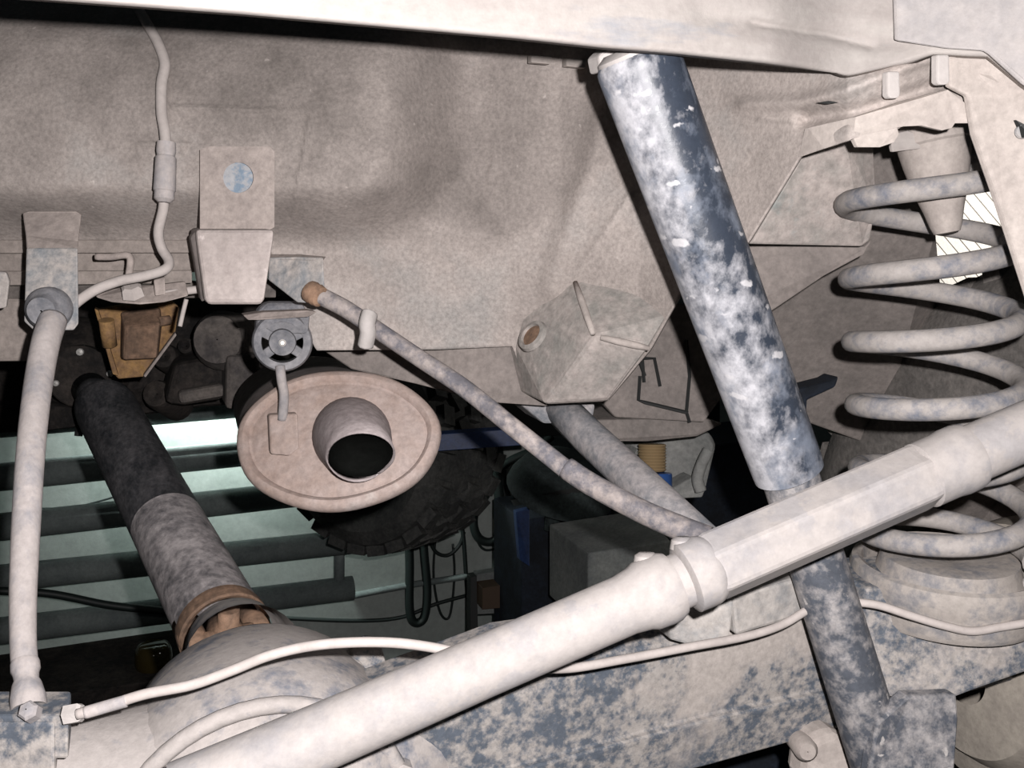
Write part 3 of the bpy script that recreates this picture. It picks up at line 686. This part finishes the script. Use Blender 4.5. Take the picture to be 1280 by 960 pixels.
lathe('nut', P(82, 894, .632), (P(110, 889, .632) - P(82, 894, .632)), [(0, .0005), (0, .0065), (.009, .0065), (.011, .005), (.011, .0005)], 'white_clip', jn, 6, smooth=False)
lathe('bolt', P(38, 890, .636), (Uv * .5 - Fv * .8), [(-.004, .0065), (.004, .0065), (.006, .005), (.007, .0005)], 'hose', jn, 6, smooth=False)
bh = thing('brake_hose', 'long pale brake hose hanging from the left bracket down to the axle', 'hose', P(32, 870, .65))
tube('hose', [(66, 400, .86, .0118), (58, 425, .84, .0115), (51, 460, .82, .0112), (44, 510, .79, .0108), (38, 570, .76, .0104), (33, 650, .73, .0100), (29, 740, .70, .0092), (29, 800, .68, .0086), (31, 832, .67, .0086)], 0, 'hose', bh, 16, n=10)
c0 = P(31, 826, .668); c1 = P(36, 886, .65)
lathe('end_fitting', c0, c1 - c0, [(0, .0086), (.002, .0092), (.007, .0092), (.010, .0080), (.014, .0078), (.017, .0092), (.026, .0110), (.034, .0110)], 'hose', bh, 20)
bk = thing('hose_bracket', 'blue-grey sheet metal bracket with a rubber grommet on the far left', 'bracket', P(66, 415, .87))
plate('bracket_tongue', [(28, 266, .918), (36, 264, .918), (95, 264, .918), (102, 268, .918), (98, 300, .90), (97, 312, .89), (33, 312, .89), (32, 295, .90)], .005, 'bracket', bk, .0015)
bf_ = plate('bracket_face', [(33, 310, .89), (97, 310, .89), (98, 405, .875), (92, 413, .875), (42, 413, .875), (30, 402, .875)], .005, 'tin', bk, .0015)
gc = P(62, 386, .872); gd = (P(55, 440, .82) - gc).normalized() * .35 - Fv * .8
lathe('grommet', gc, gd, [(-.004, .019), (.004, .0195), (.009, .018), (.012, .015), (.016, .0135), (.02, .012), (.02, .001)], 'rubber', bf_, 28)

# ------------------------------------------------------------------ breather tube on the floor pan
bt_ = thing('breather_tube', 'thin grey breather tube with a sleeve connector running down the floor pan', 'tube', P(150, 355, .89))
tube('upper_tube', [(172, 10, .965), (184, 30, .945), (198, 55, .93), (206, 80, .92), (202, 105, .912), (202, 140, .905), (206, 165, .90), (208, 190, .897)], .0050, 'line', bt_, 12)
tube('lower_tube', [(205, 245, .897), (204, 262, .900), (198, 290, .908), (202, 310, .915), (211, 326, .912), (206, 337, .905), (180, 345, .90), (150, 351, .895), (120, 362, .89), (96, 378, .89), (84, 392, .895)], .0046, 'line', bt_, 12)
c0 = P(208, 178, .893); c1 = P(205, 253, .893); Ln = (c1 - c0).length
lathe('connector', c0, c1 - c0, [(0, .0045), (.0, .0082), (.008, .0086), (.012, .0078), (.014, .0092), (Ln * .8, .0098), (Ln * .82, .0088), (Ln - .003, .0088), (Ln, .0055), (Ln, .001)], 'hose', bt_, 20)
# hook rod, arc plate and bolt under the pan edge
hk = tube('hook_rod', [(120, 321, .94), (140, 321, .94), (158, 319, .94), (163, 325, .94), (161, 345, .935), (160, 358, .935)], .0034, 'bracket', None, 10, n=5)
tag(hk, 'small bent hook rod under the floor pan edge', 'hook')
tp = thing('heat_shield_tab', 'curved grey tab with a bolt above the rusty ochre bracket', 'bracket', P(175, 382, .95))
tb_ = plate('tab_plate', [(118, 366, .94), (150, 360, .95), (200, 356, .95), (232, 352, .95), (236, 370, .94), (205, 378, .93), (175, 381, .93), (140, 378, .93), (120, 372, .935)], .012, 'bracket', tp, .002)
lathe('bolt', P(166, 367, .928), Uv - Fv * .7, [(-.002, .011), (.006, .010), (.008, .007), (.008, .0005)], 'line', tb_, 6, smooth=False)
plate('clip', [(192, 350, .935), (206, 346, .935), (207, 368, .93), (194, 370, .93)], .006, 'bracket', tp, .001)
tube('wire', [(205, 368, .945), (230, 364, .95), (262, 360, .96)], .004, 'line', tp, 8)
tube('wire', [(233, 374, .96), (229, 390, .96), (225, 408, .96)], .0022, 'line', tp, 8)

# ------------------------------------------------------------------ hand-brake cable with its bracket
pc = thing('brake_cable', 'dirty sheathed brake cable running diagonally from its bracket to the lateral rod', 'cable', P(640, 530, .86))
tube('sheath', [(392, 366, .905, .0082), (430, 385, .90, .0080), (465, 408, .892, .0078), (520, 445, .88, .0078), (580, 485, .868, .0080), (640, 533, .855, .0080), (714, 592, .835, .0082)], 0, 'cable', pc, 14)
tube('outer_sleeve', [(708, 585, .835, .0096), (740, 606, .825, .0096), (800, 638, .81, .0098), (850, 660, .80, .0104), (885, 674, .79, .0108)], 0, 'cable', pc, 14)
tube('clamp', [(462, 392, .882), (459, 405, .878), (460, 416, .88), (457, 432, .885)], .0072, 'white_clip', pc, 10, flat=1.2)
cbk = thing('cable_bracket', 'blue-tinged folded metal bracket holding the brake cable beside the bump stop', 'bracket', P(380, 380, .91))
plate('bracket_plate', [(336, 322, .93), (372, 321, .92), (404, 322, .905), (406, 360, .905), (402, 380, .905), (372, 378, .915), (336, 350, .93)], .004, 'tin', cbk, .001)
plate('top_fold', [(338, 318, .94), (374, 318, .93), (408, 321, .915), (404, 326, .905), (372, 325, .915), (338, 325, .93)], .004, 'bracket', cbk, .001)
lathe('nut', P(391, 366, .902), P(430, 388, .885) - P(391, 366, .902), [(-.004, .010), (.0, .0105), (.004, .009), (.005, .0105), (.010, .0095), (.012, .006)], 'rust', cbk, 16)

# ------------------------------------------------------------------ exhaust hanger, muffler
hg = thing('exhaust_hanger', 'grey rubber ring exhaust hanger with slotted holes above the muffler', 'hanger', P(353, 460, .99))
hd = .985; hc = P(353, 427, hd); k_ = hd / FPX
nrm = (Vector((0, -1, 0)) * .8 - Fv * .5).normalized()
hxv = Vector((0, 0, 1)).cross(nrm).normalized(); hyv = nrm.cross(hxv)
def ring(name, c, ro, ri, th, mat, parent, seg=40, st=1.0):
    return lathe(name, c, nrm, [(-th / 2, ri), (-th / 2, ro * .93), (-th * .3, ro), (th * .3, ro), (th / 2, ro * .93), (th / 2, ri), (-th / 2, ri)], mat, parent, seg, sx=st)
ring('outer_ring', hc, 37 * k_, 25.5 * k_, .022, 'rubber', hg)
ib_ = ring('inner_boss', hc + nrm * .003, 17 * k_, 4 * k_, .026, 'rubber', hg)
for a in (25, 150, 215, 325):
    d_ = hxv * math.cos(rad(a)) + hyv * math.sin(rad(a)); t_ = nrm.cross(d_)
    box('spoke', hc + d_ * 20 * k_, 8 * k_, 6 * k_, .009, 'rubber', hg, .001, ax=(d_, t_, nrm))
lathe('bolt', hc + nrm * .014, nrm, [(-.01, 4.5 * k_), (.004, 4.5 * k_), (.006, 2 * k_), (.006, .0003)], 'bolt', ib_, 14)
plate('hanger_lug', [(322, 388, .98), (334, 378, .985), (378, 378, .985), (388, 396, .98), (386, 418, .975), (320, 418, .975)], .02, 'rubber', hg, .004)
plate('hanger_flange', [(304, 394, .968), (330, 390, .968), (385, 388, .968), (396, 390, .968), (385, 396, .962), (325, 400, .962), (310, 400, .962)], .02, 'bracket', hg, .001)

mf = thing('muffler', 'oval dusty-pink exhaust muffler end with a turned-down tail pipe', 'muffler', P(420, 630, 1.0))
md = .99; mc = P(421, 547, md)
e1 = (P(549, 548, .985) - P(294, 546, 1.0)); a1 = e1.length / 2 * .985; e1.normalize()
e2 = (P(440, 460, 1.03) - P(410, 632, .965)); e2 = (e2 - e1 * e2.dot(e1)); b1 = e2.length / 2 * .99; e2.normalize()
mn = e1.cross(e2).normalized(); mn = mn if mn.dot(Fv) < 0 else -mn
def oval(name, prof, mat, smooth=True, seg=72, parent=mf):
    V, Fc = [], []
    for t, s in prof:
        for k in range(seg):
            a = 2 * math.pi * k / seg
            wob = 1 + .008 * math.sin(3 * a + 1) + .006 * math.sin(7 * a)
            V.append(mc + mn * t + e1 * ((a1 + s) * math.cos(a) * wob if a1 + s > 0 else 0) + e2 * ((b1 + s) * math.sin(a) * wob if b1 + s > 0 else 0))
    n = seg
    for i in range(len(prof) - 1):
        for k in range(n): Fc.append((i * n + k, i * n + (k + 1) % n, (i + 1) * n + (k + 1) % n, (i + 1) * n + k))
    Fc.append(tuple((len(prof) - 1) * n + k for k in range(n)))
    o = obj(name, V, Fc, mat, parent, smooth=smooth)
    for p in o.data.polygons:
        p.use_smooth = len(p.vertices) == 4
    o.data.set_sharp_from_angle(angle=rad(40)); return o
oval('rolled_rim', [(-.012, -.006), (-.010, 0), (-.003, .0015), (.002, 0), (.005, -.003), (.006, -.007), (.003, -.0105), (0, -.012)], 'muffler')
oval('end_cap', [(-.002, -.010), (-.001, -.012), (.001, -.017), (.003, -.025), (.004, -.04)], 'muffler')
sd = (P(382, 503, 1.30) - P(421, 547, .99)).normalized()
V, Fc = [], []
for t in (0.006, .12, .33):
    for k in range(64):
        a = 2 * math.pi * k / 64
        V.append(mc + sd * t + e1 * ((a1 - .006) * math.cos(a)) + e2 * ((b1 - .006) * math.sin(a)))
for i in range(2):
    for k in range(64): Fc.append((i * 64 + k, i * 64 + (k + 1) % 64, (i + 1) * 64 + (k + 1) % 64, (i + 1) * 64 + k))
Fc.append(tuple(128 + k for k in range(64)))
obj('shell', V, Fc, 'muffler_shell', mf, smooth=True)
# tail pipe: leaves the cap, turns downward, cut off flat
tp0 = [(439, 545, 1.01, .040), (441, 547, .975, .038), (445, 554, .945, .0345), (450, 565, .920, .0305)]
sp = smooth_path(tp0, 6); pp = [P(*q[:3]) for q in sp]; rr = [q[3] for q in sp]
V, Fc = sweep(pp, rr, 36, caps=False)
dn = (Uv * -.80 - Fv * .60).normalized()
# cut plane through the mouth
mo = P(451, 570, .912)
n_ = 36
for k in range(n_):
    i = (len(pp) - 1) * n_ + k
    v = V[i]; t = (mo - v).dot(dn); V[i] = v + (mo - P(440, 535, .99)).normalized() * (t / max(.2, (mo - P(440, 535, .99)).normalized().dot(dn)))
tailo = obj('tail_pipe', V, Fc, 'tail', mf, smooth=True, solid=.0016)
MAT['muffler_cap'] = MAT['muffler']
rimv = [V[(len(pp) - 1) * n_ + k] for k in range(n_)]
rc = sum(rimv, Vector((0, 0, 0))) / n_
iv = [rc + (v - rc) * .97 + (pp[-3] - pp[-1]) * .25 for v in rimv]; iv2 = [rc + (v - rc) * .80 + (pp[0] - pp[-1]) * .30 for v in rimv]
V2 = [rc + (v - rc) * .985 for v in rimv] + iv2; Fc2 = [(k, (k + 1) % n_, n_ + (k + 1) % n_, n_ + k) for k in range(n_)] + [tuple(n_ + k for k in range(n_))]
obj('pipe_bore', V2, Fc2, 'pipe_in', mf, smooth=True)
tube('hanger_rod', [(350, 458, .975), (352, 475, .972), (355, 495, .975), (353, 525, .980)], .0048, 'hose', mf, 12)
plate('weld_plate', [(336, 519, .982), (372, 517, .978), (374, 560, .965), (362, 570, .964), (338, 568, .968)], .012, 'muffler', mf, .002)

# ------------------------------------------------------------------ propeller shaft
ps = thing('drive_shaft', 'dark dirty propeller shaft sloping down from the gearbox flange to the axle', 'drive shaft', P(270, 790, .96))
a0, a1_ = P(131, 508, 1.40), P(280, 788, .965)
axd = (a1_ - a0).normalized(); LL = (a1_ - a0).length
lathe('shaft_tube', a0, axd, [(-.012, .030), (-.006, .038), (0, .0405), (.02, .0415), (LL * .3, .0405), (LL * .62, .0405)], 'shaft', ps, 40)
lathe('shaft_sleeve', a0, axd, [(LL * .62, .0405), (LL - .03, .0418), (LL - .004, .0425), (LL, .0415), (LL - .002, .036), (LL - .025, .035), (LL - .03, .002)], 'shaft_end', ps, 40)
q = a1_ - axd * .012
side = axd.cross(Vector((0, 0, 1))).normalized(); upv = side.cross(axd)
for s in (-1, 1):
    V, Fc = sweep([q + side * .03 * s - axd * .01, q + side * .031 * s + axd * .012, q + side * .030 * s + axd * .035], [.014, .014, .012], 14)
    obj('yoke_ear', V, Fc, 'rust', ps, smooth=True)
rod('cross_pin', q + axd * .026 - side * .036, q + axd * .026 + side * .036, .011, 'rust', ps, 18)
rod('cross_pin', q + axd * .026 - upv * .034, q + axd * .026 + upv * .034, .010, 'rust', ps, 18)
rod('joint_core', q, q + axd * .05, .018, 'rust', ps, 18)
lathe('end_ring', a1_, axd, [(-.014, .0425), (-.006, .0442), (.004, .0442), (.006, .0425), (.004, .039), (-.012, .038)], 'rust', ps, 40)
n0 = P(112, 486, 1.46)
rod('neck', n0, a0 + axd * .01, .025, 'shaft', ps, 24, r1=.030)
fc = P(100, 471, 1.475); fn = ((a0 - fc).normalized() * .5 - Fv).normalized()
fl_ = lathe('flange', fc, fn, [(-.02, .01), (-.02, .046), (.0, .0465), (.002, .044), (.002, .001)], 'grime', ps, 36)
for (x, y), rr_ in (((100, 440), .0048), ((137, 467), .004), ((70, 479), .004)):
    lathe('flange_bolt', P(x, y, 1.463), fn, [(0, rr_ * 1.2), (.004, rr_), (.006, .0005)], 'bolt', fl_, 10)

# ------------------------------------------------------------------ ochre mount bracket and gearbox behind
ob = thing('mount_bracket', 'rusty ochre triangular mounting bracket with a dark rubber block', 'bracket', P(170, 475, 1.24))
plate('bracket_plate', [(118, 388, 1.25), (150, 382, 1.25), (215, 377, 1.25), (224, 384, 1.25), (219, 417, 1.25), (180, 471, 1.26), (148, 474, 1.26), (141, 466, 1.26)], .02, 'ochre', ob, .002)
plate('edge_flange', [(118, 386, 1.235), (123, 388, 1.235), (148, 470, 1.245), (141, 468, 1.245)], .03, 'ochre', ob, .001)
plate('edge_flange', [(219, 416, 1.235), (221, 419, 1.235), (182, 472, 1.245), (179, 470, 1.245)], .03, 'bracket', ob, .001)
loft('rubber_block', [[P(150, 390, 1.24), P(199, 384, 1.24), P(203, 384, 1.27), P(150, 390, 1.27)], [P(155, 410, 1.215), P(200, 405, 1.215), P(203, 405, 1.26), P(150, 410, 1.26)], [P(153, 450, 1.215), P(196, 448, 1.215), P(198, 448, 1.26), P(150, 450, 1.26)]], 'rust', ob, bevel=.004)
rod('mount_bolt', P(133, 400, 1.22), P(137, 432, 1.235), .009, 'ochre', ob, 14)
rod('mount_bolt', P(198, 402, 1.225), P(212, 400, 1.235), .006, 'rust', ob, 14)

gb = thing('gearbox', 'oil-grimed gearbox casing under the floor in front of the drive shaft', 'gearbox', P(180, 525, 1.6))
cas_ = plate('casing', [(-60, 380, 1.62), (420, 370, 1.62), (520, 430, 1.62), (330, 505, 1.62), (250, 512, 1.62), (120, 530, 1.60), (60, 535, 1.58), (-60, 542, 1.56)], .40, 'grime', gb, .02)
plate('casing_rib', [(-60, 512, 1.50), (60, 505, 1.50), (130, 512, 1.50), (100, 535, 1.50), (60, 540, 1.50), (-60, 546, 1.50)], .06, 'grime', gb, .01)
lathe('bearing_housing', P(95, 470, 1.56), fn, [(-.10, .09), (-.02, .085), (.0, .07), (.03, .055), (.04, .04)], 'grime', gb, 32)
lathe('bearing_housing', P(275, 425, 1.42), -Fv, [(-.1, .045), (-.01, .043), (.0, .036), (.012, .034), (.014, .001)], 'grime_pale', gb, 24)
plate('cast_block', [(283, 445, 1.40), (322, 444, 1.40), (330, 470, 1.40), (318, 512, 1.40), (282, 512, 1.40)], .10, 'grime_pale', gb, .006)
plate('cast_block', [(218, 455, 1.46), (262, 448, 1.46), (285, 445, 1.46), (282, 500, 1.46), (230, 508, 1.46), (205, 505, 1.46)], .12, 'grime', gb, .01)
plate('cast_block', [(222, 490, 1.44), (280, 480, 1.44), (282, 496, 1.44), (225, 506, 1.44)], .1, 'grime_pale', gb, .006)
for x, y, r_ in ((205, 445, .018), (195, 492, .020), (232, 432, .012)):
    lathe('casting_boss', P(x, y, 1.52), -Fv + Uv * .2, [(-.1, r_ * 1.3), (-.01, r_ * 1.15), (.0, r_), (.002, r_ * .6), (-.004, .001)], 'grime', cas_, 16)
tube('drain_hook', [(98, 520, 1.52), (99, 535, 1.52), (98, 545, 1.52)], .006, 'black', gb, 8)

# ------------------------------------------------------------------ trailing arm
ta = thing('trailing_arm', 'grey flat trailing arm slanting down behind the brake cable to the axle', 'suspension arm', P(870, 665, .88))
V, Fc = sweep([P(690, 500, 1.08), P(735, 545, 1.04), P(800, 605, .96), P(895, 695, .88)], [.019, .019, .019, .019], 16, flat=1.0)
obj('arm_tube', V, Fc, 'arm', ta, smooth=True)
plate('arm_mount', [(650, 505, 1.06), (745, 505, 1.06), (742, 522, 1.06), (720, 525, 1.06), (700, 530, 1.06), (680, 530, 1.06), (668, 520, 1.06)], .05, 'arm', ta, .003)

# ------------------------------------------------------------------ hand pump lamp unit deep in the wheel arch
hl = thing('filter_unit', 'pale metal housing with ribbed ochre hose and blue cap behind the trailing arm', 'filter', P(840, 620, 1.35))
dusty('dull_metal', (.24, .24, .23), (.15, .155, .15), .38, .6, 12, mott=.2)
plate('housing', [(775, 585, 1.40), (800, 545, 1.40), (890, 540, 1.40), (898, 556, 1.40), (884, 615, 1.38), (870, 620, 1.38), (800, 622, 1.38)], .10, 'dull_metal', hl, .008)
for k in range(9):
    y = 557 + k * 3.7
    lathe('bellows_ring', P(815, y, 1.35), Uv, [(-.0022, .001), (-.0022, .0175), (0, .0195), (.0022, .0175), (.0022, .001)], 'yellow_bellows', hl, 24)
lathe('blue_cap', P(822, 591, 1.34), -Uv, [(0, .001), (0, .018), (.002, .0195), (.024, .0195), (.027, .017), (.027, .001)], 'bright_blue', hl, 24)
tube('handle', [(886, 562, 1.33), (878, 578, 1.33), (872, 598, 1.33), (876, 614, 1.33)], .008, 'dull_metal', hl, 10)
plate('lower_tray', [(838, 612, 1.35), (868, 596, 1.35), (882, 612, 1.35), (878, 622, 1.35), (840, 624, 1.35)], .03, 'dull_metal', hl, .002)
plate('side_fin', [(788, 578, 1.36), (797, 560, 1.36), (797, 585, 1.36)], .02, 'dull_metal', hl, .001)
# blue strut seen under the wheel arch
bstr = plate('blue_strut', [(985, 490, 1.20), (1040, 476, 1.20), (1050, 470, 1.20), (1045, 484, 1.20), (1010, 500, 1.20), (1006, 560, 1.20), (985, 560, 1.20)], .03, 'dark_blue', None, .003)
tag(bstr, 'dark blue bent strut between the dust tube and the tyre', 'strut')

# ------------------------------------------------------------------ road wheel at the right
wh = thing('road_wheel', 'dusty black tyre and brake drum of the rear wheel behind the coil spring', 'wheel', Vector((.98, .70, .90)))
wc = Vector((.90, .72, 0)); wc.z = at(1240, 850, .70).z
R_ = .43
ty_ = lathe('tyre', wc, (1, 0, 0), [(.02, .20), (-.012, .22), (-.022, .25), (-.030, .30), (-.028, .36), (-.012, .40), (.004, .415), (.02, .425), (.10, R_), (.20, .425), (.24, .36), (.24, .22)], 'tyre', wh, 96)
for k in range(60):
    a = 2 * math.pi * k / 60; rd_ = Vector((0, math.cos(a), math.sin(a))); tg = Vector((0, -math.sin(a), math.cos(a)))
    box('shoulder_lug', wc + Vector((.012, 0, 0)) + rd_ * .412, .014, .012, .010, 'tyre', ty_, 0, ax=(Vector((1, 0, 0)), tg, rd_))
lathe('rim', wc, (1, 0, 0), [(.03, .06), (.06, .12), (.06, .19), (.02, .20), (.0, .205)], 'liner_dark', wh, 64)
dusty('drum_dust', (.40, .36, .31), (.28, .25, .22), .38, .6, 8, mott=.15)
lathe('brake_drum', wc, (1, 0, 0), [(-.13, .03), (-.125, .085), (-.105, .10), (-.10, .125), (-.095, .127), (-.088, .120), (-.082, .128), (-.074, .136), (-.066, .134), (-.058, .146), (-.02, .150), (.04, .150)], 'drum_dust', wh, 64)
bks = thing('caliper_knob', 'pale pinkish bracket knuckle below the axle beside the shock absorber', 'bracket', P(1030, 955, .86))
plate('knuckle', [(1012, 925, .86), (1045, 912, .86), (1070, 930, .86), (1080, 985, .86), (1005, 985, .86)], .03, 'frame', bks, .008)
lathe('pin', P(1008, 938, .855), -Fv, [(-.03, .010), (0, .010), (.004, .007), (.004, .0005)], 'frame', bks, 18)
bp_ = plate('storage_crate', [(900, 930, 1.3), (1070, 890, 1.3), (1090, 1000, 1.3), (900, 1000, 1.3)], .05, 'dark_blue', None, .004)  # flat dark blue sheet of unknown use, not a container
tag(bp_, 'dark blue sheet glimpsed below the axle beam', 'sheet')
